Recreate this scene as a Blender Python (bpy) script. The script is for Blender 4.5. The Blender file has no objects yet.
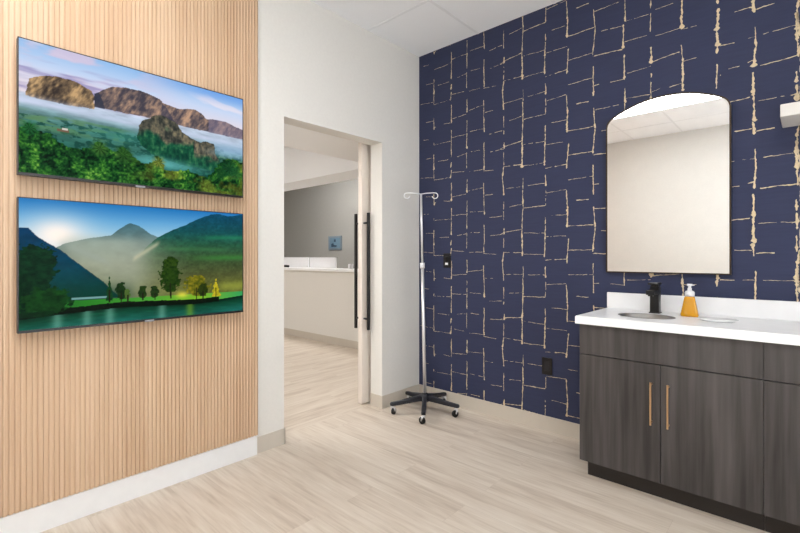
import bpy, bmesh, math, random
import numpy as np
from mathutils import Vector, Matrix
random.seed(7)
sc = bpy.context.scene
COL = sc.collection
PI = math.pi

# ---------------------------------------------------------------- materials
def lin(c):
    c = c/255.0
    return c/12.92 if c <= .04045 else ((c+.055)/1.055)**2.4
def rgb(r, g, b): return (lin(r), lin(g), lin(b), 1)

def mat(name, color, rough=.5, metal=0, spec=.5, noise=0, nscale=(20,20,20), bump=0, coat=0, trans=0, ior=1.45):
    """principled with an optional noise that varies the colour by +-noise"""
    m = bpy.data.materials.new(name); m.use_nodes = True
    nt = m.node_tree; b = nt.nodes['Principled BSDF']
    b.inputs['Base Color'].default_value = color
    b.inputs['Roughness'].default_value = rough
    b.inputs['Metallic'].default_value = metal
    b.inputs['Specular IOR Level'].default_value = spec
    b.inputs['Coat Weight'].default_value = coat
    b.inputs['Transmission Weight'].default_value = trans
    b.inputs['IOR'].default_value = ior
    tc = nt.nodes.new('ShaderNodeTexCoord'); mp = nt.nodes.new('ShaderNodeMapping')
    mp.inputs['Scale'].default_value = nscale
    nt.links.new(tc.outputs['Object'], mp.inputs['Vector'])
    nz = nt.nodes.new('ShaderNodeTexNoise'); nz.inputs['Scale'].default_value = 1; nz.inputs['Detail'].default_value = 4
    nt.links.new(mp.outputs[0], nz.inputs['Vector'])
    rp = nt.nodes.new('ShaderNodeMapRange')
    rp.inputs['From Min'].default_value = .3; rp.inputs['From Max'].default_value = .7
    n = max(noise, .015)
    rp.inputs['To Min'].default_value = 1-n; rp.inputs['To Max'].default_value = 1+n
    nt.links.new(nz.outputs[0], rp.inputs['Value'])
    mx = nt.nodes.new('ShaderNodeVectorMath'); mx.operation = 'SCALE'
    mx.inputs[0].default_value = color[:3]
    nt.links.new(rp.outputs[0], mx.inputs['Scale'])
    nt.links.new(mx.outputs[0], b.inputs['Base Color'])
    if bump:
        bp = nt.nodes.new('ShaderNodeBump'); bp.inputs['Strength'].default_value = bump; bp.inputs['Distance'].default_value = .002
        nt.links.new(nz.outputs[0], bp.inputs['Height']); nt.links.new(bp.outputs[0], b.inputs['Normal'])
    return m

def emis(name, color, strength):
    m = bpy.data.materials.new(name); m.use_nodes = True
    b = m.node_tree.nodes['Principled BSDF']
    b.inputs['Base Color'].default_value = (.8,.8,.8,1)
    b.inputs['Emission Color'].default_value = color
    b.inputs['Emission Strength'].default_value = strength
    return m

def plank_mat(name, along_y=False):
    m = bpy.data.materials.new(name); m.use_nodes = True
    nt = m.node_tree; b = nt.nodes['Principled BSDF']; N = nt.nodes.new; L = nt.links.new
    tc = N('ShaderNodeTexCoord'); mp = N('ShaderNodeMapping')
    if along_y: mp.inputs['Rotation'].default_value = (0,0,PI/2)
    L(tc.outputs['Object'], mp.inputs['Vector'])
    br = N('ShaderNodeTexBrick'); br.offset = .37; br.squash = 1
    br.inputs['Scale'].default_value = 1; br.inputs['Brick Width'].default_value = 1.22; br.inputs['Row Height'].default_value = .18
    br.inputs['Mortar Size'].default_value = .0007; br.inputs['Mortar Smooth'].default_value = .1; br.inputs['Bias'].default_value = 0
    br.inputs['Color1'].default_value = (0,0,0,1); br.inputs['Color2'].default_value = (1,1,1,1); br.inputs['Mortar'].default_value = (.5,.5,.5,1)
    L(mp.outputs[0], br.inputs['Vector'])
    # per-plank offset so that the grain breaks at every joint
    off = N('ShaderNodeVectorMath'); off.operation = 'SCALE'; off.inputs['Scale'].default_value = 7.3
    L(br.outputs['Color'], off.inputs[0])
    ad = N('ShaderNodeVectorMath'); ad.operation = 'ADD'; L(mp.outputs[0], ad.inputs[0]); L(off.outputs[0], ad.inputs[1])
    def streak(sx, sy, det, dist):
        q = N('ShaderNodeMapping'); q.inputs['Scale'].default_value = (sx, sy, 1); L(ad.outputs[0], q.inputs['Vector'])
        n = N('ShaderNodeTexNoise'); n.inputs['Scale'].default_value = 1; n.inputs['Detail'].default_value = det; n.inputs['Distortion'].default_value = dist
        L(q.outputs[0], n.inputs['Vector']); return n.outputs[0]
    a = streak(1.6, 14, 5, .6); c = streak(5, 75, 4, .3)
    mixf = N('ShaderNodeMix'); mixf.inputs[0].default_value = .42; L(a, mixf.inputs[2]); L(c, mixf.inputs[3])
    sep = N('ShaderNodeSeparateColor'); L(br.outputs['Color'], sep.inputs[0])
    pl = N('ShaderNodeMath'); pl.operation = 'MULTIPLY_ADD'; pl.inputs[1].default_value = .045; L(sep.outputs[0], pl.inputs[0]); L(mixf.outputs[0], pl.inputs[2])
    cr = N('ShaderNodeValToRGB'); e = cr.color_ramp.elements
    e[0].position = .34; e[0].color = rgb(190,173,156); e[1].position = .70; e[1].color = rgb(226,215,201)
    k = cr.color_ramp.elements.new(.50); k.color = rgb(211,197,181)
    L(pl.outputs[0], cr.inputs[0])
    mo = N('ShaderNodeMix'); mo.data_type = 'RGBA'; L(br.outputs['Fac'], mo.inputs[0]); L(cr.outputs[0], mo.inputs[6]); mo.inputs[7].default_value = rgb(196,182,167)
    L(mo.outputs[2], b.inputs['Base Color'])
    b.inputs['Roughness'].default_value = .42; b.inputs['Specular IOR Level'].default_value = .35
    bp = N('ShaderNodeBump'); bp.inputs['Strength'].default_value = .12; bp.inputs['Distance'].default_value = .001
    L(c, bp.inputs['Height']); L(bp.outputs[0], b.inputs['Normal'])
    return m

def grain_mat(name, dark, light, fine=90, axis='z', rough=.5, contrast=(.3,.7)):
    m = bpy.data.materials.new(name); m.use_nodes = True
    nt = m.node_tree; b = nt.nodes['Principled BSDF']; N = nt.nodes.new; L = nt.links.new
    tc = N('ShaderNodeTexCoord')
    def nz(s, z, d):
        mp = N('ShaderNodeMapping'); mp.inputs['Scale'].default_value = (s, s, z); L(tc.outputs['Object'], mp.inputs['Vector'])
        n = N('ShaderNodeTexNoise'); n.inputs['Scale'].default_value = 1; n.inputs['Detail'].default_value = d; n.inputs['Distortion'].default_value = .25
        L(mp.outputs[0], n.inputs['Vector']); return n.outputs[0]
    a = nz(fine, 1.6, 4); c = nz(fine*.16, .7, 3)
    mf = N('ShaderNodeMix'); mf.inputs[0].default_value = .5; L(a, mf.inputs[2]); L(c, mf.inputs[3])
    cr = N('ShaderNodeValToRGB'); e = cr.color_ramp.elements
    e[0].position = contrast[0]; e[0].color = dark; e[1].position = contrast[1]; e[1].color = light
    L(mf.outputs[0], cr.inputs[0]); L(cr.outputs[0], b.inputs['Base Color'])
    b.inputs['Roughness'].default_value = rough; b.inputs['Specular IOR Level'].default_value = .3
    return m

M = {}
M['wall'] = mat('painted wall', rgb(228,225,219), .7, spec=.2, noise=.01, nscale=(60,60,60), bump=.05)
M['greywall'] = mat('grey painted wall', rgb(150,148,143), .7, spec=.2)
M['ceil'] = mat('ceiling tile', rgb(249,250,252), .9, spec=.1, noise=.02, nscale=(250,250,250), bump=.2)
M['grid'] = mat('ceiling grid', rgb(238,239,241), .5)
M['floor'] = plank_mat('room planks'); M['floor2'] = plank_mat('hall planks', True)
M['navy'] = mat('navy wallpaper', rgb(53,59,87), .62, spec=.3, noise=.05, nscale=(9,9,120))
M['gold'] = mat('gold wallpaper fleck', rgb(217,198,162), .45, spec=.5, noise=.12, nscale=(90,90,90))
M['slat'] = grain_mat('fluted oak', rgb(197,163,131), rgb(221,193,164), 60, rough=.55)
M['whitetrim'] = mat('white trim', rgb(236,236,236), .4)
M['rubber'] = mat('beige rubber base', rgb(203,194,181), .55)
M['cream'] = mat('cream door', rgb(232,221,210), .45)
M['black'] = mat('matte black metal', rgb(22,22,24), .35, spec=.5)
M['blackplastic'] = mat('black plastic', rgb(34,35,42), .4)
M['tvblack'] = mat('television plastic', rgb(26,25,25), .35)
M['chrome'] = mat('polished steel', (.86,.86,.87,1), .32, metal=.75)
M['gunsteel'] = mat('stainless basin', (.30,.285,.27,1), .42, metal=1)
M['cab'] = grain_mat('dark laminate', rgb(54,51,50), rgb(90,86,85), 36, rough=.45, contrast=(.36,.66))
M['cabdark'] = mat('dark toe kick', rgb(44,39,37), .5)
M['quartz'] = mat('white quartz', rgb(248,248,249), .3, spec=.2, noise=.012, nscale=(14,14,14))
M['brass'] = mat('brushed brass', (.62,.41,.23,1), .3, metal=1)
M['mirror'] = mat('mirror glass', (.93,.93,.92,1), .0, metal=1); 
M['bronze'] = mat('dark bronze frame', rgb(70,58,44), .35, metal=.6)
M['soap'] = mat('orange liquid soap', rgb(216,152,6), .12, spec=.5, coat=.6)
M['whiteplastic'] = mat('white plastic', rgb(238,238,240), .3)
M['greyplastic'] = mat('light grey plastic', rgb(190,190,192), .3)
M['ceramic'] = mat('white ceramic', rgb(244,244,244), .12)
M['lamp'] = emis('troffer diffuser', (.965,.985,1,1), 10.0)
M['desk_fill'] = emis('back office fill panel', (1,.98,.96,1), 15.0)  # for the panel added behind the desk to brighten the grey wall
M['hall_fill'] = emis('hall fill panel', (1,.98,.96,1), 10.5)  # for the unseen panels added to light the hall

def picture_mat(name, strength):
    m = bpy.data.materials.new(name); m.use_nodes = True
    nt = m.node_tree; b = nt.nodes['Principled BSDF']
    at = nt.nodes.new('ShaderNodeAttribute'); at.attribute_name = 'picture'
    b.inputs['Base Color'].default_value = (.001,.001,.001,1)
    b.inputs['Roughness'].default_value = .3; b.inputs['Specular IOR Level'].default_value = .02
    nt.links.new(at.outputs['Color'], b.inputs['Emission Color'])
    b.inputs['Emission Strength'].default_value = strength
    return m

# ---------------------------------------------------------------- mesh helpers
class MB:
    def __init__(s): s.bm = bmesh.new()
    def box(s, x0, y0, z0, x1, y1, z1, mi=0, bev=0):
        r = bmesh.ops.create_cube(s.bm, size=1); vs = r['verts']
        for v in vs:
            v.co = Vector((x0+(v.co.x+.5)*(x1-x0), y0+(v.co.y+.5)*(y1-y0), z0+(v.co.z+.5)*(z1-z0)))
        fs = set(f for v in vs for f in v.link_faces)
        for f in fs: f.material_index = mi
        if bev:
            es = set(e for v in vs for e in v.link_edges)
            bmesh.ops.bevel(s.bm, geom=list(es), offset=bev, segments=2, affect='EDGES', profile=.5)
        return s
    def tube(s, pts, r, n=12, mi=0, cap=True):
        """pts: list of points; r: radius or list"""
        pts = [Vector(p) for p in pts]
        rs = r if isinstance(r, (list, tuple)) else [r]*len(pts)
        rings = []
        up = None
        for i, p in enumerate(pts):
            t = (pts[min(i+1, len(pts)-1)]-pts[max(i-1, 0)]).normalized()
            if up is None:
                up = Vector((0,0,1)) if abs(t.z) < .9 else Vector((1,0,0))
            a = t.cross(up).normalized(); b_ = a.cross(t).normalized(); up = b_
            rings.append([s.bm.verts.new(p+(a*math.cos(2*PI*k/n)+b_*math.sin(2*PI*k/n))*rs[i]) for k in range(n)])
        for i in range(len(rings)-1):
            for k in range(n):
                f = s.bm.faces.new((rings[i][k], rings[i][(k+1)%n], rings[i+1][(k+1)%n], rings[i+1][k])); f.material_index = mi; f.smooth = True
        if cap:
            s.bm.faces.new(rings[0][::-1]).material_index = mi; s.bm.faces.new(rings[-1]).material_index = mi
        return s
    def lathe(s, prof, cx=0, cy=0, n=32, mi=0, sx=1, sy=1, close=True):
        rings = []
        for r, z in prof:
            if r < 1e-6: rings.append([s.bm.verts.new((cx, cy, z))])
            else: rings.append([s.bm.verts.new((cx+sx*r*math.cos(2*PI*k/n), cy+sy*r*math.sin(2*PI*k/n), z)) for k in range(n)])
        for A, B in zip(rings, rings[1:]):
            for k in range(n):
                k2 = (k+1) % n
                if len(A) == 1 and len(B) == 1: continue
                if len(A) == 1: vs = (A[0], B[k2], B[k])
                elif len(B) == 1: vs = (A[k], A[k2], B[0])
                else: vs = (A[k], A[k2], B[k2], B[k])
                f = s.bm.faces.new(vs); f.smooth = True; f.material_index = mi
        return s
    def prism(s, poly, axis, a, b, mi=0):
        """extrude a 2D polygon between a and b along axis ('x','y','z')"""
        def P(u, v, w): return {'x': (w,u,v), 'y': (u,w,v), 'z': (u,v,w)}[axis]
        A = [s.bm.verts.new(P(u, v, a)) for u, v in poly]; B = [s.bm.verts.new(P(u, v, b)) for u, v in poly]
        n = len(poly)
        s.bm.faces.new(A).material_index = mi; s.bm.faces.new(B[::-1]).material_index = mi
        for k in range(n):
            s.bm.faces.new((A[k], A[(k+1)%n], B[(k+1)%n], B[k])).material_index = mi
        return s
    def build(s, name, mats, parent=None, origin=None, recalc=True):
        if recalc: bmesh.ops.recalc_face_normals(s.bm, faces=s.bm.faces)
        me = bpy.data.meshes.new(name); s.bm.to_mesh(me); s.bm.free()
        if origin:
            me.transform(Matrix.Translation(-Vector(origin)))
        for m in (mats if isinstance(mats, list) else [mats]): me.materials.append(m)
        o = bpy.data.objects.new(name, me); COL.objects.link(o)
        if origin: o.location = origin
        if parent: o.parent = parent
        return o

def struct(o): o['kind'] = 'structure'; return o
def tag(o, label, cat, group=None):
    o['label'] = label; o['category'] = cat
    if group: o['group'] = group
    return o
def thing(name, label, cat, loc=(0,0,0), rz=0, group=None):
    o = bpy.data.objects.new(name, None); COL.objects.link(o); o.location = loc; o.rotation_euler = (0,0,rz)
    o.empty_display_size = .05
    return tag(o, label, cat, group)
def copy_tree(o, parent=None):
    c = o.copy(); COL.objects.link(c); c.parent = parent
    for ch in list(o.children): copy_tree(ch, c)
    return c

# ---------------------------------------------------------------- room dimensions (metres)
XL, YB, YR, XR, HC = -2.48, 2.957, -1.313, 1.17, 2.933
DX0, DX1, DH = 1.607, 2.501, 2.104      # doorway in the left wall
WT = .13                                # left wall thickness
HX0, HY1 = -9.0, 5.5                    # hall

struct(MB().box(XL-WT, YR-.12, -.1, XR+.12, YB+.12, 0).build('floor', M['floor']))
# ceiling with its grid
c = MB().box(XL-WT, YR-.12, HC, XR+.12, YB+.12, HC+.12)
gx = [-1.88+.61*k for k in range(0, 5)]; gy = [2.347-.61*k for k in range(0, 6)]
LIGHTS = [(-1.27, .212), (.56, .212)]
def in_light(x, y):
    return any(abs(x-lx) < .60 and abs(y-ly) < .30 for lx, ly in LIGHTS)
for x in gx:
    ys = [YR]+sorted(gy)[0:]+[YB]
    ys = sorted(set(ys))
    for a, b in zip(ys, ys[1:]):
        if b-a > .01 and not in_light(x, (a+b)/2): c.box(x-.010, a, HC-.0025, x+.010, b, HC+.01, 1)
for y in gy:
    xs = sorted([XL, XR]+gx)
    for a, b in zip(xs, xs[1:]):
        if b-a > .01 and not in_light((a+b)/2, y): c.box(a, y-.010, HC-.0025, b, y+.010, HC+.01, 1)
struct(c.build('ceiling', [M['ceil'], M['grid']]))

# left wall with the doorway
w = MB().box(XL-WT, YR-.12, 0, XL, DX0, HC).box(XL-WT, DX1, 0, XL, YB+.12, HC).box(XL-WT, DX0, DH, XL, DX1, HC)
struct(w.build('wall_left', M['wall']))
struct(MB().box(XL, YR-.12, 0, XR+.12, YR, HC).build('wall_rear', M['wall']))
WY0, WY1, WZ0, WZ1 = -.55, 1.75, .85, 2.45      # unseen window added in the right wall to light ceiling and left wall
struct(MB().box(XR, YR, 0, XR+.12, WY0, HC).box(XR, WY1, 0, XR+.12, YB, HC).box(XR, WY0, 0, XR+.12, WY1, WZ0).box(XR, WY0, WZ1, XR+.12, WY1, HC).build('wall_right', M['wall']))
wf = MB()
for a, b, c_, d_ in ((WY0+.001, WY0+.05, WZ0+.001, WZ1-.001), (WY1-.05, WY1-.001, WZ0+.001, WZ1-.001), (.575, .625, WZ0+.05, WZ1-.05)): wf.box(XR+.04, a, c_, XR+.09, b, d_)
wf.box(XR+.04, WY0+.05, WZ0+.001, XR+.09, WY1-.05, WZ0+.05).box(XR+.04, WY0+.05, WZ1-.05, XR+.09, WY1-.05, WZ1-.001)
wo = struct(wf.build('added_window_1', M['whitetrim']))  # frame of the added, unseen window
MB().box(XR+.062, WY0+.05, WZ0+.05, XR+.066, .575, WZ1-.05).box(XR+.062, .625, WZ0+.05, XR+.066, WY1-.05, WZ1-.05).build('pane', mat('window glass', (1,1,1,1), 0, trans=1, ior=1.1), wo)
ll = bpy.data.lights.new('window_fill', 'AREA'); ll.shape = 'RECTANGLE'; ll.size = 2.6; ll.size_y = 1.9; ll.energy = 64; ll.color = (.92,.96,1)  # fill lamp outside the added window, tilted up to brighten the ceiling
lo = bpy.data.objects.new('window_fill', ll); COL.objects.link(lo); lo.location = (XR+.62, .6, 1.25); lo.rotation_euler = (0, math.radians(132), 0)

# wallpapered wall: the navy ground and the worn gold lines of its print in one mesh
STROKES = [(-2.318,1.932,-2.318,1.847,0.005),(-2.462,1.879,-2.329,1.87,0.005),(-2.318,1.847,-2.145,1.848,0.005),(-2.318,1.733,-2.314,1.634,0.008),(-2.32,1.655,-2.297,1.653,0.008),(-2.318,1.527,-2.318,1.506,0.005),(-2.311,1.506,-2.145,1.51,0.005),(-2.318,1.428,-2.318,1.297,0.008),(-2.43,1.566,-2.374,1.562,0.005),(-2.402,1.401,-2.323,1.398,0.005),(-2.214,1.663,-2.145,1.658,0.005),(-2.275,1.363,-2.162,1.362,0.005),(-2.402,1.713,-2.322,1.708,0.005),(-2.137,1.909,-2.145,1.841,0.008),(-2.137,1.805,-2.137,1.654,0.008),(-2.137,1.599,-2.137,1.379,0.008),(-2.137,1.338,-2.144,1.294,0.008),(-1.985,1.815,-1.985,1.708,0.008),(-1.986,1.648,-1.986,1.554,0.005),(-1.986,1.548,-1.986,1.421,0.008),(-1.988,1.394,-1.988,1.267,0.005),(-2.128,1.688,-1.989,1.698,0.005),(-2.128,1.537,-1.993,1.539,0.005),(-2.079,1.373,-1.993,1.384,0.005),(-2.128,1.887,-2.013,1.881,0.005),(-1.835,1.771,-1.827,1.524,0.008),(-1.83,1.447,-1.83,1.233,0.008),(-1.973,1.72,-1.842,1.733,0.005),(-1.958,1.553,-1.82,1.55,0.005),(-1.95,1.393,-1.868,1.39,0.005),(-1.966,1.236,-1.842,1.239,0.005),(-1.82,1.673,-1.753,1.673,0.005),(-1.783,1.5,-1.675,1.506,0.005),(-1.775,1.363,-1.654,1.369,0.005),(-1.835,1.226,-1.724,1.219,0.005),(-1.661,1.59,-1.661,1.475,0.005),(-1.658,1.414,-1.658,1.368,0.008),(-1.661,1.342,-1.661,1.245,0.005),(-1.661,1.238,-1.672,1.161,0.008),(-1.672,1.161,-1.661,1.023,0.008),(-1.661,0.977,-1.661,0.937,0.005),(-1.692,1.369,-1.658,1.383,0.005),(-1.658,1.383,-1.517,1.4,0.008),(-1.616,1.568,-1.517,1.579,0.005),(-1.582,1.233,-1.517,1.232,0.008),(-1.661,1.069,-1.509,1.073,0.005),(-1.658,1.235,-1.607,1.234,0.005),(-1.509,1.682,-1.506,1.578,0.008),(-1.506,1.578,-1.514,1.393,0.008),(-1.514,1.393,-1.512,1.207,0.013),(-1.506,1.133,-1.506,1.051,0.005),(-1.336,1.664,-1.336,1.557,0.005),(-1.339,1.478,-1.339,1.428,0.005),(-1.339,1.421,-1.342,1.321,0.008),(-1.342,1.321,-1.345,1.199,0.008),(-1.339,1.135,-1.336,1.056,0.008),(-1.501,1.551,-1.339,1.557,0.008),(-1.501,1.373,-1.346,1.367,0.005),(-1.501,1.219,-1.346,1.218,0.005),(-1.469,1.074,-1.342,1.078,0.005),(-1.191,1.65,-1.184,1.524,0.008),(-1.184,1.524,-1.187,1.4,0.013),(-1.176,1.324,-1.19,1.158,0.008),(-1.294,1.487,-1.187,1.483,0.005),(-1.331,1.342,-1.187,1.342,0.005),(-1.339,1.178,-1.294,1.182,0.005),(-1.272,1.183,-1.187,1.188,0.008),(-1.331,1.009,-1.194,1.019,0.005),(-1.015,1.525,-1.006,1.392,0.008),(-1.006,1.392,-1.019,1.233,0.008),(-1.017,1.16,-1.017,0.967,0.008),(-1.125,1.575,-1.045,1.574,0.008),(-1.187,1.407,-1.013,1.408,0.008),(-1.18,1.245,-1.019,1.246,0.008),(-1.18,1.082,-1.019,1.086,0.005),(-1.013,1.512,-0.943,1.509,0.005),(-0.968,1.368,-0.931,1.366,0.005),(-1.019,1.222,-0.931,1.222,0.005),(-1.013,1.031,-0.981,1.032,0.008),(-0.829,2.783,-0.825,2.649,0.008),(-0.836,2.635,-0.838,2.486,0.008),(-0.83,2.448,-0.832,2.293,0.008),(-0.828,2.239,-0.825,2.148,0.008),(-1.004,2.779,-0.863,2.783,0.005),(-0.964,2.639,-0.847,2.628,0.005),(-1.01,2.494,-0.842,2.484,0.008),(-0.913,2.3,-0.831,2.298,0.005),(-0.684,2.727,-0.686,2.677,0.008),(-0.686,2.649,-0.686,2.538,0.005),(-0.684,2.448,-0.684,2.348,0.013),(-0.684,2.292,-0.684,2.258,0.005),(-0.684,2.242,-0.684,2.136,0.008),(-0.825,2.649,-0.696,2.647,0.005),(-0.831,2.527,-0.706,2.524,0.005),(-0.815,2.328,-0.686,2.335,0.005),(-0.825,2.175,-0.691,2.167,0.005),(-0.528,2.666,-0.525,2.579,0.008),(-0.53,2.581,-0.525,2.499,0.013),(-0.531,2.41,-0.523,2.311,0.008),(-0.523,2.311,-0.522,2.145,0.013),(-0.525,2.108,-0.525,2.066,0.005),(-0.661,2.662,-0.57,2.666,0.005),(-0.661,2.505,-0.533,2.509,0.005),(-0.681,2.358,-0.537,2.374,0.008),(-0.681,2.18,-0.637,2.188,0.005),(-0.589,2.184,-0.523,2.194,0.008),(-0.519,2.497,-0.456,2.494,0.005),(-0.519,2.315,-0.456,2.317,0.005),(-0.361,2.601,-0.359,2.578,0.008),(-0.356,2.554,-0.363,2.433,0.013),(-0.363,2.433,-0.358,2.347,0.013),(-0.361,2.348,-0.363,2.309,0.008),(-0.362,2.252,-0.363,2.118,0.008),(-0.363,2.073,-0.361,2.005,0.008),(-0.286,2.506,-0.213,2.505,0.008),(-0.349,2.347,-0.286,2.346,0.008),(-0.251,2.349,-0.2,2.347,0.005),(-0.313,2.21,-0.264,2.211,0.005),(-0.23,2.221,-0.204,2.228,0.008),(-0.304,2.031,-0.221,2.038,0.008),(-0.349,2.187,-0.345,2.187,0.005),(-0.21,2.542,-0.202,2.474,0.013),(-0.199,2.398,-0.197,2.29,0.008),(-0.197,2.29,-0.204,2.19,0.013),(-0.208,2.164,-0.206,2.04,0.013),(-0.206,2.04,-0.202,1.905,0.013),(-0.196,2.488,-0.122,2.492,0.008),(-0.167,2.349,-0.13,2.351,0.005),(-0.13,2.351,-0.043,2.352,0.005),(-0.179,2.19,-0.032,2.199,0.008),(-0.187,2.009,-0.114,2.01,0.005),(-0.098,2.011,-0.039,2.007,0.005),(-0.039,2.414,-0.038,2.342,0.013),(-0.038,2.342,-0.036,2.269,0.013),(-0.036,2.269,-0.032,2.191,0.008),(-0.039,2.122,-0.038,2.065,0.008),(-0.039,2.055,-0.037,1.973,0.013),(-0.038,1.942,-0.038,1.861,0.008)]
w = MB().box(XL, YB, 0, XR+.12, YB+.12, HC)
bm = w.bm; rw = random.Random(3)
def ragged(x1, z1, x2, z2, wd):
    thin = wd < .007
    wd = {.005: .0034, .008: .0056, .013: .0095}[wd]
    L = math.hypot(x2-x1, z2-z1)
    if L < .004: return
    n = max(2, int(L/.007)); dx, dz = (x2-x1)/L, (z2-z1)/L; nx, nz = -dz, dx
    horizontal = abs(dx) > abs(dz)
    prev = None; wob = 0; g = 1; gap = 0
    for i in range(n+1):
        t = i/n
        g = max(g, .15)
        wob = wob*.8+rw.uniform(-.0012, .0012); g = g*.5+.5*rw.uniform(-.1, 2.1)
        k = wd*.5*g
        if not horizontal:
            k *= .85+.5*math.exp(-(L*t/.012)**2)+(.5 if thin else .9)*math.exp(-((L*(1-t)-.010)/.022)**2)
        else: k *= .62+1.0*math.exp(-(L*min(t, 1-t)/.006)**2)
        if t in (0, 1): k *= .4
        px, pz = x1+dx*L*t+nx*wob, z1+dz*L*t+nz*wob
        k1 = k*rw.uniform(.7, 1.3); k2 = k*rw.uniform(.7, 1.3)
        if pz > HC-.002 or pz < .09 or px < XL+.003 or px > XR-.003: prev = None; continue
        if gap > 0: gap -= 1; prev = None; continue
        if thin and rw.random() < .045: gap = rw.choice((1, 1, 2))
        a = bm.verts.new((px+nx*k1, YB-.0007, min(pz+nz*k1, HC-.001))); b = bm.verts.new((px-nx*k2, YB-.0007, min(pz-nz*k2, HC-.001)))
        if prev:
            f = bm.faces.new((prev[0], a, b, prev[1])); f.material_index = 1
        prev = (a, b)
PER = .635
for x1, z1, x2, z2, wd in STROKES:
    for k in range(-5, 6):
        a, b = z1+k*PER, z2+k*PER
        if max(a, b) < .08 or min(a, b) > HC: continue
        ragged(x1, a, x2, b, wd)
        if -1.70 < x1 < -.53: ragged(x1+1.635, a, x2+1.635, b, wd)      # the next rolls, right of the vanity wall box
struct(w.build('wall_back', [M['navy'], M['gold']], recalc=False))

# fluted oak wall covering
sl = MB(); yend = 1.4085; zb, zt = .122, HC-.001
sl.box(XL+.0005, YR+.001, zb, XL+.0180, yend, zt)
p = .0190; y = YR+.004; 
while y+.0135 < yend:
    sl.prism([(XL+.0175, y), (XL+.0240, y+.0008), (XL+.0250, y+.0022), (XL+.0250, y+.0118), (XL+.0240, y+.0132), (XL+.0175, y+.014)], 'z', zb, zt)
    y += p
sl.box(XL+.0005, yend-.002, zb, XL+.025, yend, zt)
struct(sl.build('trim_1', M['slat']))

# baseboards
struct(MB().box(XL+.0005, YR+.001, 0, XL+.018, 1.409, .118, bev=.002).build('baseboard_left', M['whitetrim']))
bb = MB()
bb.box(XL+.0005, 1.4095, 0, XL+.006, DX0+.005, .10).box(XL-WT+.001, DX0+.0005, 0, XL+.006, DX0+.005, .10)
bb.box(XL+.0005, DX1-.005, 0, XL+.006, YB-.007, .10).box(XL-WT+.001, DX1-.005, 0, XL+.0005, DX1-.0005, .10)
struct(bb.build('baseboard_door', M['rubber']))
struct(MB().box(XL+.0005, YB-.007, 0, -.9125, YB-.0005, .10).box(XL+.0005, YB-.010, 0, -.9125, YB-.0005, .008).build('baseboard_back', M['rubber']))
struct(MB().box(XL+.02, YR+.0005, 0, XR-.001, YR+.006, .10).build('baseboard_rear', M['rubber']))
struct(MB().box(XR-.006, YR+.007, 0, XR-.0005, 2.40, .10).build('baseboard_right', M['rubber']))

# ---------------------------------------------------------------- lights in the ceiling
def troffer(lx, ly, hz, label, m, group, sx=1.2, sy=.59):
    t = thing('ceiling_light', label, 'ceiling light', (lx, ly, hz), 0, group)
    f = MB()
    f.box(-sx/2, -sy/2, -.004, sx/2, -sy/2+.018, -.0005).box(-sx/2, sy/2-.018, -.004, sx/2, sy/2, -.0005)
    f.box(-sx/2, -sy/2+.018, -.004, -sx/2+.018, sy/2-.018, -.0005).box(sx/2-.018, -sy/2+.018, -.004, sx/2, sy/2-.018, -.0005)
    f.build('frame', M['whitetrim'], t)
    MB().box(-sx/2+.0185, -sy/2+.0185, -.0025, sx/2-.0185, sy/2-.0185, -.0006).build('diffuser', m, t)
    return t
troffer(LIGHTS[0][0], LIGHTS[0][1], HC, 'bright rectangular ceiling light panel seen in the arched mirror', M['lamp'], None)
troffer(LIGHTS[1][0], LIGHTS[1][1], HC, 'added unseen ceiling light panel on the vanity side, behind the camera', M['lamp'], None)  # second room panel, added out of view to help light the room

# ---------------------------------------------------------------- hall beyond the doorway
hx = XL-WT
struct(MB().box(HX0, YR-.12, -.1, hx, HY1+.12, 0).build('floor_hall', M['floor2']))
struct(MB().box(HX0, YR-.12, HC, hx, HY1+.12, HC+.12).build('ceiling_hall', M['ceil']))
struct(MB().box(HX0, HY1, 0, hx, HY1+.12, HC).build('wall_hall_back', M['greywall']))
struct(MB().box(HX0-.12, YR-.12, 0, HX0, HY1+.12, HC).build('wall_hall_left', M['wall']))
struct(MB().box(HX0, YR-.12, 0, hx-.001, YR, HC).build('wall_hall_front', M['wall']))
struct(MB().box(hx-.001, YB+.121, 0, hx+.12, HY1, HC).build('wall_hall_right', M['wall']))
struct(MB().box(-3.56, YR, 2.22, hx-.001, 3.90, HC-.001).build('ceiling_hall_low', M['ceil']))
struct(MB().box(HX0, 3.48, 2.22, -3.561, 3.90, HC-.001).build('trim_2', M['ceil']))
for i, (lx, ly) in enumerate([(-4.7, .7), (-6.9, .7)]):
    troffer(lx, ly, HC, ['added unseen light panel over the hall, nearer the doorway', 'added unseen light panel over the hall, farther from the doorway'][i], M['hall_fill'], None)  # panels added out of view to light the hall and desk front
troffer(-5.9, 4.3, HC, 'added unseen light panel behind the reception desk', M['desk_fill'], None) if 'desk_fill' in M else None  # fill panel added out of view to brighten the grey back wall
troffer(-3.05, 1.3, 2.22, 'added unseen light panel under the lowered hall ceiling', M['hall_fill'], None, .6, .6)  # panel added out of view to light the near hall

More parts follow.
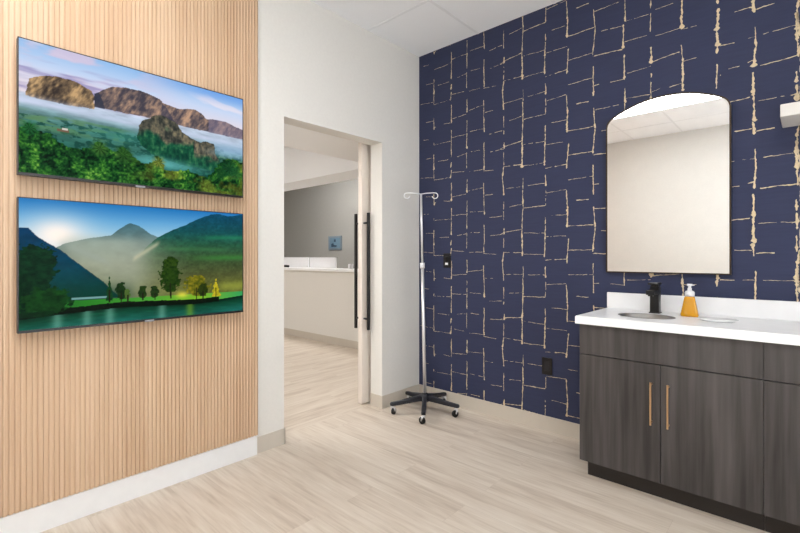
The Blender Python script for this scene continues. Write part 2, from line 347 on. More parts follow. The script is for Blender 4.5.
t = thing('reception_desk', 'long white reception desk with pale counter across the hall', 'desk', (-5.8, 3.95, 0))
MB().box(-3.19, -.05, .0005, 3.18, .07, 1.00).build('body', M['wall'], t)
MB().box(-3.19, -.09, 1.0005, 3.18, .24, 1.038, bev=.004).build('counter', M['quartz'], t)
MB().box(-3.19, -.056, .0005, 3.18, -.0505, .10).build('base_strip', M['rubber'], t)
s = thing('counter_screen', 'longer right-hand low white panel standing on the reception counter', 'counter screen', (-5.25, 4.06, 1.0385))
MB().box(-.305, -.012, 0, .305, .012, .155, bev=.003).build('panel', M['whiteplastic'], s)
MB().box(-.305, -.014, .1552, .305, .014, .161).build('cap', M['greyplastic'], s)
s2 = thing('counter_screen', 'left-hand low white panel on the reception counter, beside the door jamb', 'counter screen', (-6.15, 4.05, 1.0385))
MB().box(-.57, -.012, 0, .57, .012, .155, bev=.003).build('panel', M['whiteplastic'], s2)
MB().box(-.57, -.014, .1552, .57, .014, .161).build('cap', M['greyplastic'], s2)
tag(MB().box(-6.10, 3.93, 1.0388, -6.04, 3.98, 1.075, bev=.004).box(-6.02, 3.935, 1.0388, -5.985, 3.975, 1.072, bev=.004).build('dark_box', M['black']), 'small dark gadget on the reception counter at the door jamb', 'desk gadget')  # two small plain dark boxes
tag(MB().box(-4.54, 3.93, 1.0388, -4.49, 3.98, 1.105, bev=.004).build('white_block', M['whiteplastic']), 'small white block on the counter beside the sliding door', 'white block')  # plain white block at the counter end

sg = thing('wall_sign', 'small square blue and grey sign on the grey hall wall', 'sign', (-6.72, HY1-.0005, 1.47))
MB().box(-.20, -.018, -.135, .20, 0, .135, bev=.003).build('frame', mat('sign frame', rgb(112,124,134), .4), sg)
MB().box(-.155, -.021, -.10, .155, -.0185, .10).build('face', mat('sign face', rgb(96,124,142), .35, noise=.12, nscale=(8,8,8)), sg)
mk = MB()
mk.prism([(-.10,-.075), (.06,-.075), (.06,-.045), (-.02,-.04), (-.04,0), (-.10,-.02)], 'y', -.0235, -.0215)
mk.box(-.015, -.0235, .02, .035, -.0215, .07)
mk.build('emblem', mat('sign emblem', rgb(38,62,82), .4), sg)

# sliding door on the hall side of the wall
dx0, dx1 = -2.700, -2.655
door = MB().box(dx0, 2.447, .012, dx1, 3.42, 2.19, bev=.0015).build('door_1', M['cream'], origin=(-2.6775, 2.95, .012))
struct(door)
def pull(x, s, parent):
    h = MB(); y0 = 2.469; sx = 1 if s > 0 else -1
    xb = x+sx*.053
    h.box(xb-.010, y0-.010, .613, xb+.010, y0+.010, 1.556, bev=.002)
    h.tube([(x+sx*.0005, y0, 1.475), (xb-sx*.009, y0, 1.475)], .008).tube([(x+sx*.0005, y0, .70), (xb-sx*.009, y0, .70)], .008)
    o = h.build('handle', M['black'])
    o.parent = parent; o.matrix_parent_inverse = Matrix.Translation(-Vector((-2.6775, 2.95, .012)))
    return o
pull(dx1, 1, door); pull(dx0, -1, door)
struct(MB().box(hx-.10, DX0-.1, 2.1985, hx-.001, 3.47, 2.2195).build('trim_3', M['whitetrim']))

# ---------------------------------------------------------------- televisions
def vnoise(u, v, su, sv, seed):
    r = np.random.RandomState(seed); G = r.rand(int(sv)+3, int(su)+3)
    x = u*su; y = v*sv; xi = np.floor(x).astype(int); yi = np.floor(y).astype(int); fx = x-xi; fy = y-yi
    xi = np.clip(xi, 0, int(su)+1); yi = np.clip(yi, 0, int(sv)+1)
    fx = fx*fx*(3-2*fx); fy = fy*fy*(3-2*fy)
    return (G[yi,xi]*(1-fx)+G[yi,xi+1]*fx)*(1-fy)+(G[yi+1,xi]*(1-fx)+G[yi+1,xi+1]*fx)*fy
def fbm(u, v, su, sv, seed, o=4):
    s = 0; a = .5; n = 0
    for k in range(o):
        s = s+a*vnoise(u, v, su*2**k, sv*2**k, seed+k); n += a; a *= .55
    return s/n
def inside(u, v, poly, jag=0, seed=1):
    if jag:
        u = u+(fbm(u, v, 40, 25, seed, 3)-.5)*jag; v = v+(fbm(u, v, 40, 25, seed+9, 3)-.5)*jag
    c = np.zeros(u.shape, bool); n = len(poly)
    for i in range(n):
        x1, y1 = poly[i]; x2, y2 = poly[(i+1) % n]
        if y1 == y2: continue
        c ^= ((y1 > v) != (y2 > v)) & (u < (x2-x1)*(v-y1)/(y2-y1)+x1)
    return c
def over(img, mask, col, alpha=1.0):
    m = (mask*alpha)[..., None] if not isinstance(mask, tuple) else mask
    img[:] = img*(1-m)+np.asarray(col, float)*m if np.ndim(col) == 1 else img*(1-m)+col*m
def grad(t, stops):
    t = np.clip(t, 0, 1); xs = [s[0] for s in stops]
    return np.stack([np.interp(t, xs, [s[1][k] for s in stops]) for k in range(3)], -1)
def sm(x, a, b):
    t = np.clip((x-a)/(b-a), 0, 1); return t*t*(3-2*t)

def valley_picture(u, v):
    """a misty valley with flat-topped cliffs, a round hill and palms in front"""
    t = v/.45
    img = grad(t, [(0, (140,180,224)), (.4, (190,204,230)), (.8, (224,208,214)), (1, (232,208,200))])
    cl = fbm(u+v*.5, v, 5, 9, 5, 4)
    over(img, sm(cl, .42, .60)*sm(1-u, .25, .8), (204,188,210), .85)
    over(img, sm(fbm(u-v*.9, v*1.0, 4, 8, 15, 4), .52, .70), (226,216,226), .7)
    over(img, sm(fbm(u*1.0, v, 3, 12, 25, 4), .50, .66)*sm(v, .08, .2)*(1-sm(u, .35, .55)), (142,134,176), .8)
    over(img, (1-sm(v, .0, .14))*sm(u, .35, .9), (88,140,215), .6)
    # valley floor
    g = grad((v-.38)/.45, [(0, (196,200,222)), (.25, (120,150,158)), (.5, (64,112,104)), (1, (30,84,70))])
    n = fbm(u, v, 18, 40, 31, 5); g = g*(.75+.5*n[..., None])
    over(img, sm(v, .38, .41), g)
    band = lambda c, w: np.exp(-((v-c)/w)**2)
    over(img, band(.56+.10*u, .02)*sm(fbm(u, v, 8, 20, 41), .35, .6), (96,140,90), .6)
    over(img, sm(fbm(u, v, 40, 46, 47, 4), .50, .60)*sm(v, .52, .58), (16,58,50), .75); over(img, sm(fbm(u, v, 14, 44, 49, 3), .52, .62)*sm(v, .50, .56)*(1-sm(v, .62, .70))*(1-sm(u, .35, .45)), (92,132,84), .6)
    # far rock walls
    def rock(poly, seed, lo, hi):
        m = inside(u, v, poly, .012, seed)
        r = .6*fbm(u*.9+v*.25, v*.6, 90, 40, seed+3, 5)+.4*fbm(u*.8+v*.1, v*.3, 26, 10, seed+5, 4)
        c = grad((r-.3)/.4, [(0, lo), (.55, tuple((a+b)/2 for a, b in zip(lo, hi))), (1, hi)])
        over(img, m.astype(float), c)
    m1 = [(0.024,0.42),(0.027,0.338),(0.034,0.29),(0.053,0.262),(0.09,0.238),(0.13,0.225),(0.178,0.223),(0.211,0.235),(0.259,0.275),(0.268,0.331),(0.268,0.42),(0.164,0.428),(0.086,0.429)]
    m2 = [(0.268,0.396),(0.272,0.296),(0.304,0.24),(0.34,0.198),(0.394,0.177),(0.464,0.171),(0.504,0.182),(0.546,0.202),(0.565,0.23),(0.598,0.242),(0.645,0.254),(0.689,0.23),(0.73,0.221),(0.768,0.254),(0.789,0.289),(0.84,0.273),(0.897,0.27),(0.944,0.296),(1.01,0.318),(1.01,0.417),(0.817,0.41),(0.645,0.407),(0.513,0.394),(0.394,0.396)]
    rock(m2, 61, (66,62,72), (184,148,122)); rock(m1, 71, (56,48,44), (190,156,112))
    over(img, inside(u, v, [(.268,.40),(.268,.29),(.285,.27),(.30,.33),(.31,.40)]).astype(float), (42,48,66), .75)
    over(img, inside(u, v, [(.555,.40),(.56,.24),(.58,.26),(.62,.38),(.63,.41)], .01, 5).astype(float), (52,54,74), .6)
    over(img, (inside(u, v, m2)&(u > .8)).astype(float), (120,112,140), .5)
    # mist
    mist = np.exp(-((v-(.455+.03*u))/(.035+.02*u))**2)
    over(img, np.clip(mist*(.45+.8*fbm(u, v, 9, 20, 81)), 0, 1), (196,204,228), .92)
    over(img, np.exp(-((v-.56)/.06)**2)*sm(u, .72, .9), (150,178,214), .7)
    over(img, np.exp(-((v-.60)/.05)**2-((u-.38)/.14)**2), (52,128,120), .55)
    # round hill
    d = [(0.446,0.592),(0.453,0.484),(0.473,0.429),(0.502,0.391),(0.532,0.361),(0.565,0.35),(0.618,0.381),(0.666,0.465),(0.709,0.506),(0.757,0.528),(0.795,0.506),(0.825,0.516),(0.84,0.62),(0.874,0.70),(0.817,0.784),(0.645,0.771),(0.513,0.717),(0.464,0.646)]
    dm = inside(u, v, d, .018, 91); r = .5*fbm(u, v, 50, 34, 93, 4)+.5*fbm(u, v, 100, 20, 94, 3)
    dc = grad((r-.3)/.4, [(0, (44,48,46)), (.5, (84,82,70)), (1, (130,118,94))])
    dg = grad((r-.3)/.4, [(0, (12,52,42)), (.6, (26,84,58)), (1, (58,112,74))])
    k = sm(v+.25*(fbm(u, v, 12, 9, 97)-.5)-.10*(u > .72), .50, .60)[..., None]
    over(img, dm.astype(float), dc*(1-k)+dg*k)
    # low fog
    over(img, np.exp(-((v-(.78+.08*(u-.5)))/.05)**2-((u-.56)/.17)**2), (96,172,172), .85)
    over(img, np.exp(-((v-.60)/.03)**2-((u-.92)/.1)**2), (150,190,210), .5)
    over(img, ((abs(u-.150) < .022)&(abs(v-.640) < .010)).astype(float), (120,78,66), .75)
    over(img, ((abs(u-.158) < .010)&(abs(v-.624) < .007)).astype(float), (216,206,200), .85)
    # palms and bushes in front
    j = [(-.01,0.679),(0.018,0.651),(0.034,0.615),(0.05,0.654),(0.073,0.691),(0.097,0.69),(0.135,0.723),(0.178,0.764),(0.222,0.767),(0.261,0.739),(0.28,0.692),(0.296,0.679),(0.324,0.736),(0.352,0.728),(0.388,0.687),(0.415,0.726),(0.446,0.786),(0.504,0.806),(0.54,0.716),(0.579,0.832),(0.638,0.827),(0.689,0.805),(0.741,0.841),(0.789,0.859),(0.834,0.77),(0.897,0.643),(0.956,0.647),(1.01,0.672),(1.01,1.01),(-.01,1.01)]
    jm = inside(u, v, j, .05, 101); r = .5*fbm(u, v, 20, 12, 103, 4)+.5*fbm(u, v, 110, 60, 104, 4)-.03
    jc = grad((r-.28)/.44, [(0, (4,24,14)), (.35, (16,60,26)), (.7, (52,112,38)), (1, (130,176,70))])
    ol = sm(fbm(u, v, 10, 7, 105), .42, .6)*sm(u, .35, .6)
    jc = jc*(1-.55*ol[..., None])+np.array((140,138,46))*.55*ol[..., None]*(.5+r[..., None])
    over(img, jm.astype(float), jc)
    for (pu, pv, sz, c) in [(.036,.66,.05,(30,96,48)), (.29,.735,.06,(62,104,44)), (.385,.76,.07,(44,84,36)), (.545,.78,.05,(120,126,54)), (.92,.74,.08,(22,70,40)), (.87,.80,.05,(20,66,34)), (.96,.78,.06,(30,86,44))]:
        a = np.arctan2(v-pv, (u-pu)*1.74); d_ = np.hypot((u-pu)*1.74, v-pv)
        fr = (np.cos(a*9+fbm(u, v, 20, 20, 7)*3)*.5+.5)
        over(img, (1-sm(d_, sz*.5, sz*1.5))*(.35+.65*fr)*(d_ < sz*1.7), c, .85)
        over(img, (1-sm(d_, 0, sz*1.1))*(fr < .3), tuple(q*.35 for q in c), .7)
    return img

def lake_picture(u, v):
    """a lake shore with trees below hazy mountains and a low sun"""
    img = grad(v/.4, [(0, (34,112,178)), (.35, (96,160,205)), (.7, (158,196,216)), (1, (190,206,212))])
    ds = np.hypot((u-.13)*1.3, (v-.27))
    over(img, np.exp(-(ds/.16)**2), (240,232,228), .8); over(img, np.exp(-(ds/.075)**2), (255,240,228), .9)
    mm = [(0.10,0.40),(0.155,0.337),(0.249,0.289),(0.336,0.259),(0.369,0.205),(0.396,0.169),(0.414,0.149),(0.455,0.171),(0.509,0.24),(0.541,0.266),(0.598,0.319),(1.0,0.905),(0.10,0.86)]
    n = fbm(u, v, 22, 22, 11, 4)
    mc = grad((v-.15)/.6, [(0, (62,98,108)), (.25, (98,122,120)), (.6, (124,130,108)), (1, (104,112,78))])*(.86+.28*n[..., None])
    over(img, inside(u, v, mm, .006, 3).astype(float), mc)
    hz = np.clip(1-abs((v-.34)-(u-.13)*.95)/.35, 0, 1)*(v > .30)*(u > .13)
    rm = [(0.40,0.52),(0.504,0.325),(0.541,0.266),(0.618,0.187),(0.678,0.14),(0.752,0.069),(0.817,0.022),(0.857,0.013),(0.909,0.031),(1.01,0.0),(1.01,0.86),(0.40,0.86)]
    r = .45*fbm(u, v, 22, 26, 21, 4)+.55*fbm(u, v, 90, 60, 22, 4)
    rc = grad(v, [(0, (14,66,96)), (.2, (22,76,80)), (.32, (36,82,60)), (.45, (54,78,48)), (.62, (74,80,44)), (.75, (92,96,44)), (1, (84,100,46))])*(.68+.64*r[..., None])
    over(img, inside(u, v, rm, .008, 5)*sm(u, .40, .55), rc)
    over(img, np.exp(-((v-(.245+.05*(1-u)))/.022)**2)*sm(u, .7, .85), (36,128,88), .6)
    over(img, np.exp(-((v-(.47-.02*u))/.028)**2)*sm(u, .62, .9), (56,128,54), .65)
    over(img, np.exp(-((v-.37)/.02)**2)*sm(u, .52, .62)*(1-sm(u, .85, .95)), (60,120,70), .5)
    over(img, np.exp(-((v-.74)/.05)**2)*sm(u, .83, .9), (142,150,60), .7)
    hzm = (1-sm(np.abs(v-.22-(u-.13)*.8), .05, .5))*sm(v, .22, .34)*(1-sm(u, .35, .75))*sm(u, .10, .2)
    over(img, hzm, (176,182,164), .55)
    over(img, np.exp(-((v-(.40-(u-.48)*1.25))/.022)**2)*sm(u, .42, .44)*(1-sm(u, .53, .56)), (196,190,160), .6)
    lm = [(-.01,0.226),(0.031,0.223),(0.067,0.298),(0.145,0.393),(0.215,0.511),(0.304,0.653),(0.37,0.79),(-.01,0.80)]
    lc = grad((v-.2)/.6, [(0, (8,52,88)), (.5, (8,56,74)), (1, (10,60,46))])*(.8+.4*fbm(u, v, 20, 20, 33)[..., None])
    over(img, inside(u, v, lm, .004, 7).astype(float), lc)
    ray = np.exp(-((v-(.20+.86*(u-.02))-.03)/.03)**2)*sm(u, .12, .2)*(1-sm(u, .28, .36))
    over(img, ray, (150,160,150), .45)
    over(img, sm(v, .62, .80)*(1-sm(u, .36, .46)), (8,48,40), .6)
    # meadow, bank and water
    bank = np.interp(u, [0, .1, .3, .4, .72, .86, 1], [.90, .885, .865, .86, .88, .868, .845])
    top = np.interp(u, [0, .2, .4, 1], [.80, .795, .80, .80])
    over(img, ((v > top)&(v < bank)).astype(float), grad(u, [(0, (16,70,30)), (.25, (40,120,36)), (.5, (70,150,50)), (.75, (120,170,40)), (1, (50,150,84))]))
    over(img, ((v > .772)&(v < .79)&(u > .18)&(u < .33)).astype(float), (132,176,176), .8)
    wc = grad((v-bank)/.14, [(0, (6,30,20)), (.35, (14,66,46)), (1, (26,92,84))])*(.75+.5*fbm(u, v, 18, 60, 43)[..., None])
    over(img, (v >= bank).astype(float), wc)
    for a in (.13, .24, .33, .56, .70):
        over(img, np.exp(-((u-a)/.02)**2)*(v > bank+.02), (120,180,160) if a != .70 else (130,170,40), .5)
    bt = .022+.012*fbm(u, v, 30, 4, 51)
    over(img, ((v > bank-bt)&(v < bank+.02)&(u < .86)).astype(float), (8,18,10), .97)
    def blob(cx, cy, rx, ry, lo, hi, seed, a=1):
        d_ = np.hypot((u-cx)/rx, (v-cy)/ry)+(fbm(u, v, 50, 40, seed, 3)-.5)*.9
        q = fbm(u, v, 60, 45, seed+1, 3)[..., None]
        over(img, (d_ < 1).astype(float), np.array(lo)*(1-q)+np.array(hi)*q, a)
    blob(.05, .55, .075, .20, (2,22,14), (14,62,32), 201); blob(.02, .72, .08, .15, (2,22,14), (14,56,28), 203)
    blob(.09, .79, .09, .10, (4,30,12), (26,80,28), 205)
    over(img, ((abs(v-.885) < .02)&(u < .12)).astype(float), (10,40,20), .8)
    def tree(cx, top_, base, w, lo, hi, seed, cone=0):
        h = base-top_; tt = (v-top_)/h
        ww = w*(np.clip(tt, 0, 1)*1.0+.0) if cone else w*np.sqrt(np.clip(1-((tt-.42)/.44)**2, 0, 1))
        m = (np.abs(u-cx)+(fbm(u, v, 70, 45, seed, 3)-.5)*w*(.7 if cone else 1.4) < ww)&(tt > 0)&(tt < (.93 if cone else .84))
        q = fbm(u, v, 80, 50, seed+1, 3)[..., None]
        over(img, m.astype(float), np.array(lo)*(1-q)+np.array(hi)*q)
        over(img, ((np.abs(u-cx) < .003)&(v > top_+h*.5)&(v < base)).astype(float), (28,26,16))
    tree(.328, .61, .83, .018, (8,40,18), (24,74,34), 301, 1); tree(.377, .66, .84, .024, (10,30,14), (34,62,26), 303)
    tree(.405, .72, .83, .012, (50,80,34), (90,110,50), 305); tree(.471, .70, .83, .019, (14,36,14), (50,72,28), 307)
    tree(.527, .705, .835, .020, (14,34,14), (46,70,26), 309); tree(.603, .44, .83, .046, (10,30,8), (58,86,24), 311)
    tree(.60, .56, .81, .044, (10,30,8), (50,80,22), 313)
    tree(.735, .62, .86, .060, (44,60,12), (158,140,34), 315); tree(.77, .70, .85, .030, (20,36,10), (60,72,20), 317)
    tree(.842, .645, .85, .026, (130,130,20), (226,200,50), 319, 1)
    over(img, np.exp(-((u-.66)/.03)**2-((v-.80)/.03)**2), (226,216,70), .8)
    return img

def television(z0, z1, label, paint, strength, by):
    X = -2.40; y0, y1 = .289, 1.283; h = z1-z0; wdt = y1-y0
    tv = thing('television', label, 'television', (X, (y0+y1)/2, z0))
    b = MB(); b.box(-.030, -wdt/2, 0, -.001, wdt/2, h, bev=.002)
    b.box(-.040, -wdt/2+.12, .08, -.0302, wdt/2-.12, h-.10, bev=.003)
    # thin rim round the glass, thicker along the bottom
    b.box(-.001, -wdt/2, 0, .0015, wdt/2, .011).box(-.001, -wdt/2, h-.004, .0015, wdt/2, h)
    b.box(-.001, -wdt/2, .011, .0015, -wdt/2+.004, h-.004).box(-.001, wdt/2-.004, .011, .0015, wdt/2, h-.004)
    b.build('body', M['tvblack'], tv)
    MB().box(-.0545, -.16, h/2-.12, -.0402, .16, h/2+.12).build('wall_bracket', M['black'], tv)
    MB().box(.0016, by-.020, -.003, .0026, by+.022, .0065, bev=.0004).build('badge', mat('badge grey', rgb(140,142,146), .4), tv)
    # the screen: a fine grid of points that carries the picture as a colour attribute
    nu, nv = 440, 250; a0, a1, b0, b1 = -wdt/2+.004, wdt/2-.004, .011, h-.004
    U, V = np.meshgrid(np.linspace(0, 1, nu), np.linspace(0, 1, nv))
    img = np.clip(paint(U.copy(), V.copy()), 0, 255)/255.0
    L = np.where(img <= .04045, img/12.92, ((img+.055)/1.055)**2.4)
    co = np.stack([np.full(U.shape, .0004), a0+(a1-a0)*U, b1-(b1-b0)*V], -1).reshape(-1, 3)
    idx = np.arange(nu*nv).reshape(nv, nu)
    q = np.stack([idx[1:,:-1], idx[1:,1:], idx[:-1,1:], idx[:-1,:-1]], -1).reshape(-1, 4)
    me = bpy.data.meshes.new('screen')
    me.from_pydata(co.tolist(), [], q.tolist())
    at = me.color_attributes.new('picture', 'FLOAT_COLOR', 'POINT')
    at.data.foreach_set('color', np.concatenate([L.reshape(-1, 3), np.ones((nu*nv, 1))], 1).astype(np.float32).ravel())
    me.materials.append(picture_mat('screen picture', strength))
    s = bpy.data.objects.new('screen', me); COL.objects.link(s); s.parent = tv
    return tv
television(1.541, 2.110, 'upper wall television showing a misty valley with rocky cliffs', valley_picture, .72, -.04)
television(.883, 1.449, 'lower wall television showing a lake shore with trees and mountains', lake_picture, .70, .0)

# ---------------------------------------------------------------- vanity
VF, VB, VT, X0, X1, X2 = 2.44, YB-.0015, .841, -.912, -.136, .64
def bar_pull(x, y, z0, z1, parent):
    h = MB()
    h.box(x-.0036, y-.034, z0, x+.0036, y-.026, z1, bev=.001)
    for z in (z0+.012, z1-.012): h.tube([(x, y-.0265, z), (x, y-.0004, z)], .0042, 8)
    return h.build('handle', M['brass'], parent)
def cabinet(a, b, label, two=True):
    t = thing('vanity_cabinet', label, 'cabinet', ((a+b)/2, (VF+VB)/2, 0)); loc = t.matrix_world
    cx, cy = (a+b)/2, (VF+VB)/2; w2 = (b-a)/2-.0006; f = VF-cy; bk = VB-cy
    c = MB()
    c.box(-w2, f+.0205, .10, -w2+.018, bk, VT-.001).box(w2-.018, f+.0205, .10, w2, bk, VT-.001)
    c.box(-w2+.018, f+.0205, .10, w2-.018, bk-.012, .118).box(-w2+.018, bk-.012, .10, w2-.018, bk, VT-.001)
    c.box(-w2+.018, f+.0205, VT-.10, w2-.018, f+.038, VT-.001)
    c.build('body', M['cab'], t)
    MB().box(-w2+(.0 if a > X0+.1 else .018), f+.075, .0005, w2, f+.09, .0995).box(-w2+(.0 if a > X0+.1 else .018), f+.09, .0005, -w2+(.018 if a > X0+.1 else .036), bk-.01, .0995).build('toe_kick', M['cabdark'], t)
    MB().box(-w2+.0005, f, .679, w2-.0005, f+.0195, VT-.003, bev=.0008).build('drawer_front', M['cab'], t)
    def door(p, q, hx_):
        d = MB().box(p, f, .102, q, f+.0195, .6745, bev=.0008).build('door', M['cab'], t)
        bar_pull(hx_, f, .384, .592, d)
    door(-w2+.0005, -.0015, -.036); door(.0015, w2-.0005, .036)
    return t
cabinet(X0, X1, 'dark wood vanity cabinet under the sink with two brass-handled doors')
cabinet(X1, X2, 'dark wood vanity cabinet at the right edge of the photo')

# countertop with an oval cut-out for the sink
SX, SY, SA, SB = -.636, 2.645, .130, .100
CT, CF, CX0, CX1 = .883, 2.415, -.926, .655
bm = bmesh.new()
N_ = 48
for z, flip in ((CT, False), (VT+.0005, True)):
    o_ = [bm.verts.new((x, y, z)) for x, y in ((CX0, CF), (CX1, CF), (CX1, VB), (CX0, VB))]
    i_ = [bm.verts.new((SX+SA*math.cos(2*PI*k/N_), SY+SB*math.sin(2*PI*k/N_), z)) for k in range(N_)]
    es = [bm.edges.new((o_[k], o_[(k+1) % 4])) for k in range(4)]+[bm.edges.new((i_[k], i_[(k+1) % N_])) for k in range(N_)]
    bmesh.ops.triangle_fill(bm, use_beauty=True, edges=es)
    if not flip: ot, it = o_, i_
for k in range(4): bm.faces.new((ot[k], ot[(k+1) % 4], o_[(k+1) % 4], o_[k]))
for k in range(N_):
    f = bm.faces.new((it[k], it[(k+1) % N_], i_[(k+1) % N_], i_[k])); f.smooth = True
ed = [e for e in bm.edges if (e.verts[0] in ot and e.verts[1] in ot)]
bmesh.ops.recalc_face_normals(bm, faces=bm.faces)
bmesh.ops.bevel(bm, geom=ed, offset=.003, segments=2, affect='EDGES')
mb = MB(); mb.bm.free(); mb.bm = bm
top = mb.build('countertop', M['quartz'], origin=(CX0, CF, VT))
tag(top, 'white quartz countertop across the dark vanity cabinets', 'countertop')
bs = MB().box(0, VB-.020-CF, CT-VT+.0003, CX1-CX0, VB-CF, .979-VT, bev=.0015).build('backsplash', M['quartz'], top)

sk = thing('sink', 'small oval undermount sink basin in the white countertop', 'sink', (SX, SY, VT-.14))
prof = [(1.05, .1835), (1.045, .1850), (.985, .1850), (.965, .182), (.955, .12), (.93, .06), (.78, .025), (.45, .010), (.16, .006), (.13, .004)]
outp = [(.13, -.002), (.45, .003), (.80, .018), (.945, .055), (.975, .12), (.985, .1825), (1.05, .1825), (1.05, .1835)]
b = MB(); b.lathe([(r, z) for r, z in prof]+outp, 0, 0, 48, 0, SA, SB); b.build('basin', M['gunsteel'], sk)
MB().lathe([(0, .006), (.012, .006), (.0215, .0085), (.022, .0035), (0, .002)], 0, 0, 24).build('drain', M['chrome'], sk)

fx, fy = -.634, 2.835
fc = thing('faucet', 'square matte black single-handle faucet behind the sink', 'faucet', (fx, fy, CT+.0003))
MB().box(-.027, -.027, 0, .027, .027, .006, bev=.001).box(-.023, -.023, .006, .023, .023, .150, bev=.002).build('body', M['black'], fc)
MB().box(-.021, -.115, .108, .021, -.0235, .132, bev=.002).box(-.012, -.110, .101, .012, -.088, .108).build('spout', M['black'], fc)
MB().box(-.018, -.018, .1505, .018, .018, .160).box(-.026, -.055, .1605, .026, .026, .172, bev=.002).build('handle', M['black'], fc)

sp = thing('soap_bottle', 'orange foaming hand soap bottle with a white pump', 'soap bottle', (-.463, 2.80, CT+.0003), .12)
bm = bmesh.new()
lv = [(.0, .038, .026), (.003, .041, .029), (.010, .0415, .0295), (.055, .033, .025), (.098, .0245, .0205), (.104, .022, .019), (.107, .017, .017)]
rings = []
for z, a, b_ in lv:
    ring = []
    for k in range(32):
        t_ = 2*PI*k/32; c_, s_ = math.cos(t_), math.sin(t_); e_ = .42
        ring.append(bm.verts.new((a*math.copysign(abs(c_)**e_, c_), b_*math.copysign(abs(s_)**e_, s_), z)))
    rings.append(ring)
for A, B in zip(rings, rings[1:]):
    for k in range(32):
        f = bm.faces.new((A[k], A[(k+1) % 32], B[(k+1) % 32], B[k])); f.smooth = True
bm.faces.new(rings[0][::-1]); bm.faces.new(rings[-1])
mb = MB(); mb.bm.free(); mb.bm = bm; mb.build('bottle', M['soap'], sp)
pump = MB(); pump.lathe([(0, .1075), (.020, .1075), (.0225, .112), (.0225, .128), (.019, .134), (.010, .138), (.0095, .150), (.007, .152), (.007, .162), (0, .162)], 0, 0, 24)
pump.build('collar', M['whiteplastic'], sp)
hd = MB(); hd.box(-.012, -.012, .1625, .012, .012, .173, bev=.002).box(-.006, -.040, .164, .006, -.012, .171, bev=.0015).box(.012, -.005, .164, .022, .005, .170, bev=.0015)
hd.build('pump_head', M['whiteplastic'], sp)

ds = MB().lathe([(0, .001), (.060, .001), (.066, .003), (.085, .013), (.082, .014), (.062, .006), (0, .005)], 0, 0, 40, 0, 1, .62)
o = ds.build('soap_dish', M['ceramic']); o.location = (-.325, 2.665, CT); tag(o, 'shallow white oval dish lying on the countertop right of the soap', 'dish')

# ---------------------------------------------------------------- arched mirror
mx0, mx1, mz0, mzs, mzt = -.930, -.298, 1.104, 2.035, 2.137
cxm = (mx0+mx1)/2; hw = (mx1-mx0)/2
def arch(ins):
    """outline: straight sides, small shoulder radius, shallow arc on top"""
    a = hw-ins; z0 = mz0+ins; pts = [(-a, z0), (a, z0)]
    rise = .098; R = (hw*hw+rise*rise)/(2*rise); zc = mzt-R            # big arc
    R_ = R-ins; rs = .070-ins*.6
    # shoulder circle tangent to side and to big arc
    sxc = a-rs; szc = zc+math.sqrt((R_-rs)**2-sxc**2)
    ang = math.atan2(szc-zc, sxc)
    for k in range(9): t_ = ang*k/8; pts.append((sxc+rs*math.cos(t_), szc+rs*math.sin(t_)))
    for k in range(1, 24): t_ = ang+(PI-2*ang)*k/24; pts.append((R_*math.cos(t_), zc+R_*math.sin(t_)))
    for k in range(9): t_ = PI-ang+ang*k/8; pts.append((-sxc+rs*math.cos(t_), szc+rs*math.sin(t_)))
    return pts
mr = thing('wall_mirror', 'arched mirror with thin dark bronze frame above the vanity', 'mirror', (cxm, YB-.001, mz0))
O, I = arch(0), arch(.007)
bm = bmesh.new()
def ringv(P, y): return [bm.verts.new((p_[0], y, p_[1]-mz0)) for p_ in P]
of, ob, inf, inb = ringv(O, -.028), ringv(O, 0), ringv(I, -.028), ringv(I, 0)
n = len(O)
for k in range(n):
    k2 = (k+1) % n
    for A, B in ((of, ob), (inf, of), (inb, inf), (ob, inb)): bm.faces.new((A[k], A[k2], B[k2], B[k]))
mb = MB(); mb.bm.free(); mb.bm = bm; mb.build('frame', M['bronze'], mr)
I2 = arch(.0073); mb = MB(); mb.prism([(p_[0], p_[1]-mz0) for p_ in I2], 'y', -.024, -.004); mb.build('mirror_glass', M['mirror'], mr)

# ---------------------------------------------------------------- box on the wall at the right edge
ub = thing('wall_box', 'white box-shaped wall fixture at the right edge above the vanity', 'wall light', (.19, YB-.001, 1.849))  # plain wall box, emits no light
MB().box(-.282, -.244, 0, .28, -.002, .058, bev=.003).build('housing', mat('pale fixture', rgb(226,222,216), .5), ub)
MB().box(-.20, -.20, -.008, .24, -.03, -.0005, bev=.002).build('underside_panel', M['blackplastic'], ub)
MB().box(-.10, -.0015, -.05, .10, 0, .09).build('back_plate', M['greyplastic'], ub)

# ---------------------------------------------------------------- outlets
def outlet(x, z, label, button):
    t = thing('wall_outlet', label, 'outlet', (x, YB-.0008, z))
    MB().box(-.0365, -.006, -.0585, .0365, 0, .0585, bev=.002).build('cover_plate', M['black'], t)
    MB().box(-.017, -.008, -.034, .017, -.0062, .034, bev=.0008).build('socket', M['blackplastic'], t)
    if button:
        MB().box(-.015, -.0105, -.036, .013, -.0082, -.018).build('button', M['whiteplastic'], t)
        MB().box(-.004, -.03, -.01, .016, -.0082, .03, bev=.003).build('plug', M['black'], t)
outlet(-2.178, 1.171, 'black wall outlet with small white button behind the drip stand', True)
outlet(-1.325, .446, 'plain black wall outlet low between drip stand and vanity', False)

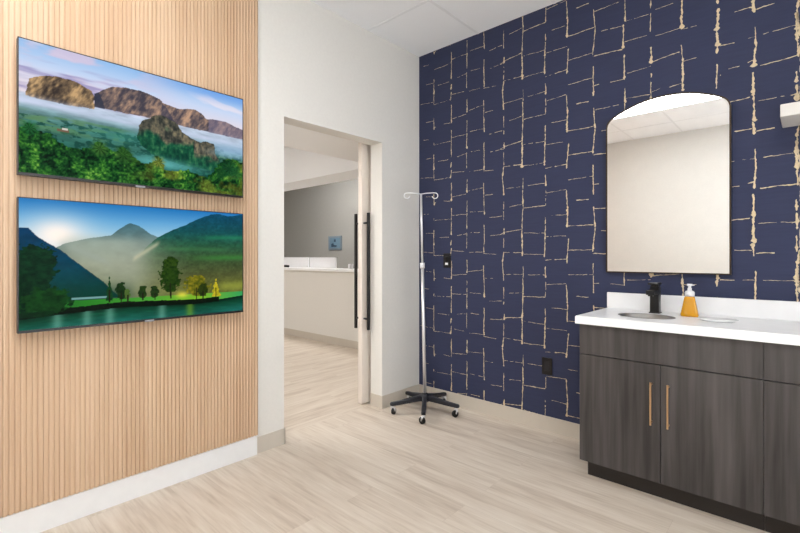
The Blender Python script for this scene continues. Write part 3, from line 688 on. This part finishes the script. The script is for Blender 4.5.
# ---------------------------------------------------------------- drip stand
cx, cy = -2.180, 2.668
iv = thing('iv_stand', 'wheeled chrome drip stand with black five-leg base', 'iv stand', (cx, cy, 0))
angs = [math.radians(a) for a in (-53, 19, 91, 163, 235)]
MB().lathe([(0, .088), (.034, .088), (.038, .094), (.038, .125), (.030, .142), (.018, .150), (0, .150)], 0, 0, 24).build('hub', M['blackplastic'], iv)
Rl = .252
for a in angs:
    m_ = bmesh.new(); rings = []
    dx, dy = math.cos(a), math.sin(a); nx, ny = -dy, dx
    for r_, w_, zt_, zb_ in ((.036, .019, .136, .094), (.10, .018, .124, .088), (.19, .0165, .105, .077), (Rl+.010, .016, .095, .071), (Rl+.022, .010, .090, .074)):
        rings.append([m_.verts.new((dx*r_+nx*s_*w_, dy*r_+ny*s_*w_, z_)) for s_, z_ in ((-1, zb_), (1, zb_), (1, zt_-.006), (.6, zt_), (-.6, zt_), (-1, zt_-.006))])
    for A, B in zip(rings, rings[1:]):
        for k in range(6): m_.faces.new((A[k], A[(k+1) % 6], B[(k+1) % 6], B[k]))
    m_.faces.new(rings[0][::-1]); m_.faces.new(rings[-1])
    mb = MB(); mb.bm.free(); mb.bm = m_; lg = mb.build('leg', M['blackplastic'], iv)
    # caster: chrome fork, black wheel
    wa = a+.9; ux, uy = math.cos(wa), math.sin(wa); px, py = dx*Rl, dy*Rl; vx, vy = -uy, ux
    ox, oy = px-ux*.012, py-uy*.012
    if abs(math.degrees(a)-91) < 1: ox, oy = px+.010, py-.012
    ck = MB(); ck.tube([(px, py, .0745), (px, py, .056)], .006, 10)
    for s_ in (-1, 1):
        ck.tube([(px+vx*s_*.012, py+vy*s_*.012, .058), (ox+vx*s_*.0135, oy+vy*s_*.0135, .026)], [.008, .005], 8)
    ck.tube([(px-vx*.014, py-vy*.014, .058), (px+vx*.014, py+vy*.014, .058)], .007, 8)
    cs = ck.build('caster', M['chrome'], iv)
    wh = MB()
    for s_ in (-1, 1): wh.tube([(ox+vx*s_*.0015, oy+vy*s_*.0015, .0255), (ox+vx*s_*.0085, oy+vy*s_*.0085, .0255)], .025, 20)
    wh.build('wheel', M['black'], cs)
lean = -.030   # the pole leans a little to the left
def pt(z): 
    k = (z-.15)/1.55; return (lean*k*.74, lean*k*.67, z)
MB().tube([pt(.1505), pt(1.115)], .0125, 16).build('lower_pole', M['chrome'], iv)
MB().tube([pt(1.1155), pt(1.69)], .0085, 14).build('upper_pole', M['chrome'], iv)
MB().tube([pt(1.112), pt(1.155)], .0185, 16).build('collar', M['whiteplastic'], iv)
tp = Vector(pt(1.69)); rd = Vector((.738, .675, 0)); 
for s_ in (-1, 1):
    P = [tp+Vector((0,0,-.004)), tp+rd*s_*.04+Vector((0,0,.003)), tp+rd*s_*.10+Vector((0,0,.006))]
    for k in range(1, 11):
        t_ = PI/2-k*(PI*1.45)/10
        P.append(tp+rd*s_*(.108+.022*math.cos(t_))+Vector((0,0,-.016+.022*math.sin(t_))))
    MB().tube(P, .0035, 8).build('hook', M['chrome'], iv)

# ---------------------------------------------------------------- camera and view
cam = bpy.data.cameras.new('camera'); co_ = bpy.data.objects.new('camera', cam); COL.objects.link(co_)
cam.sensor_width = 36; cam.lens = 445/800*36; cam.shift_y = -9.5/800; cam.clip_start = .02
co_.location = (0, 0, 1.2); co_.rotation_euler = (PI/2, 0, math.radians(42.45))
sc.camera = co_
wd_ = bpy.data.worlds.new('world'); wd_.use_nodes = True; wd_.node_tree.nodes['Background'].inputs[0].default_value = (.8,.85,.9,1)
wd_.node_tree.nodes['Background'].inputs[1].default_value = .3; sc.world = wd_
vs_ = sc.view_settings; vs_.view_transform = 'Standard'; vs_.look = 'None'; vs_.gamma = 1; vs_.use_curve_mapping = False; vs_.exposure = .68
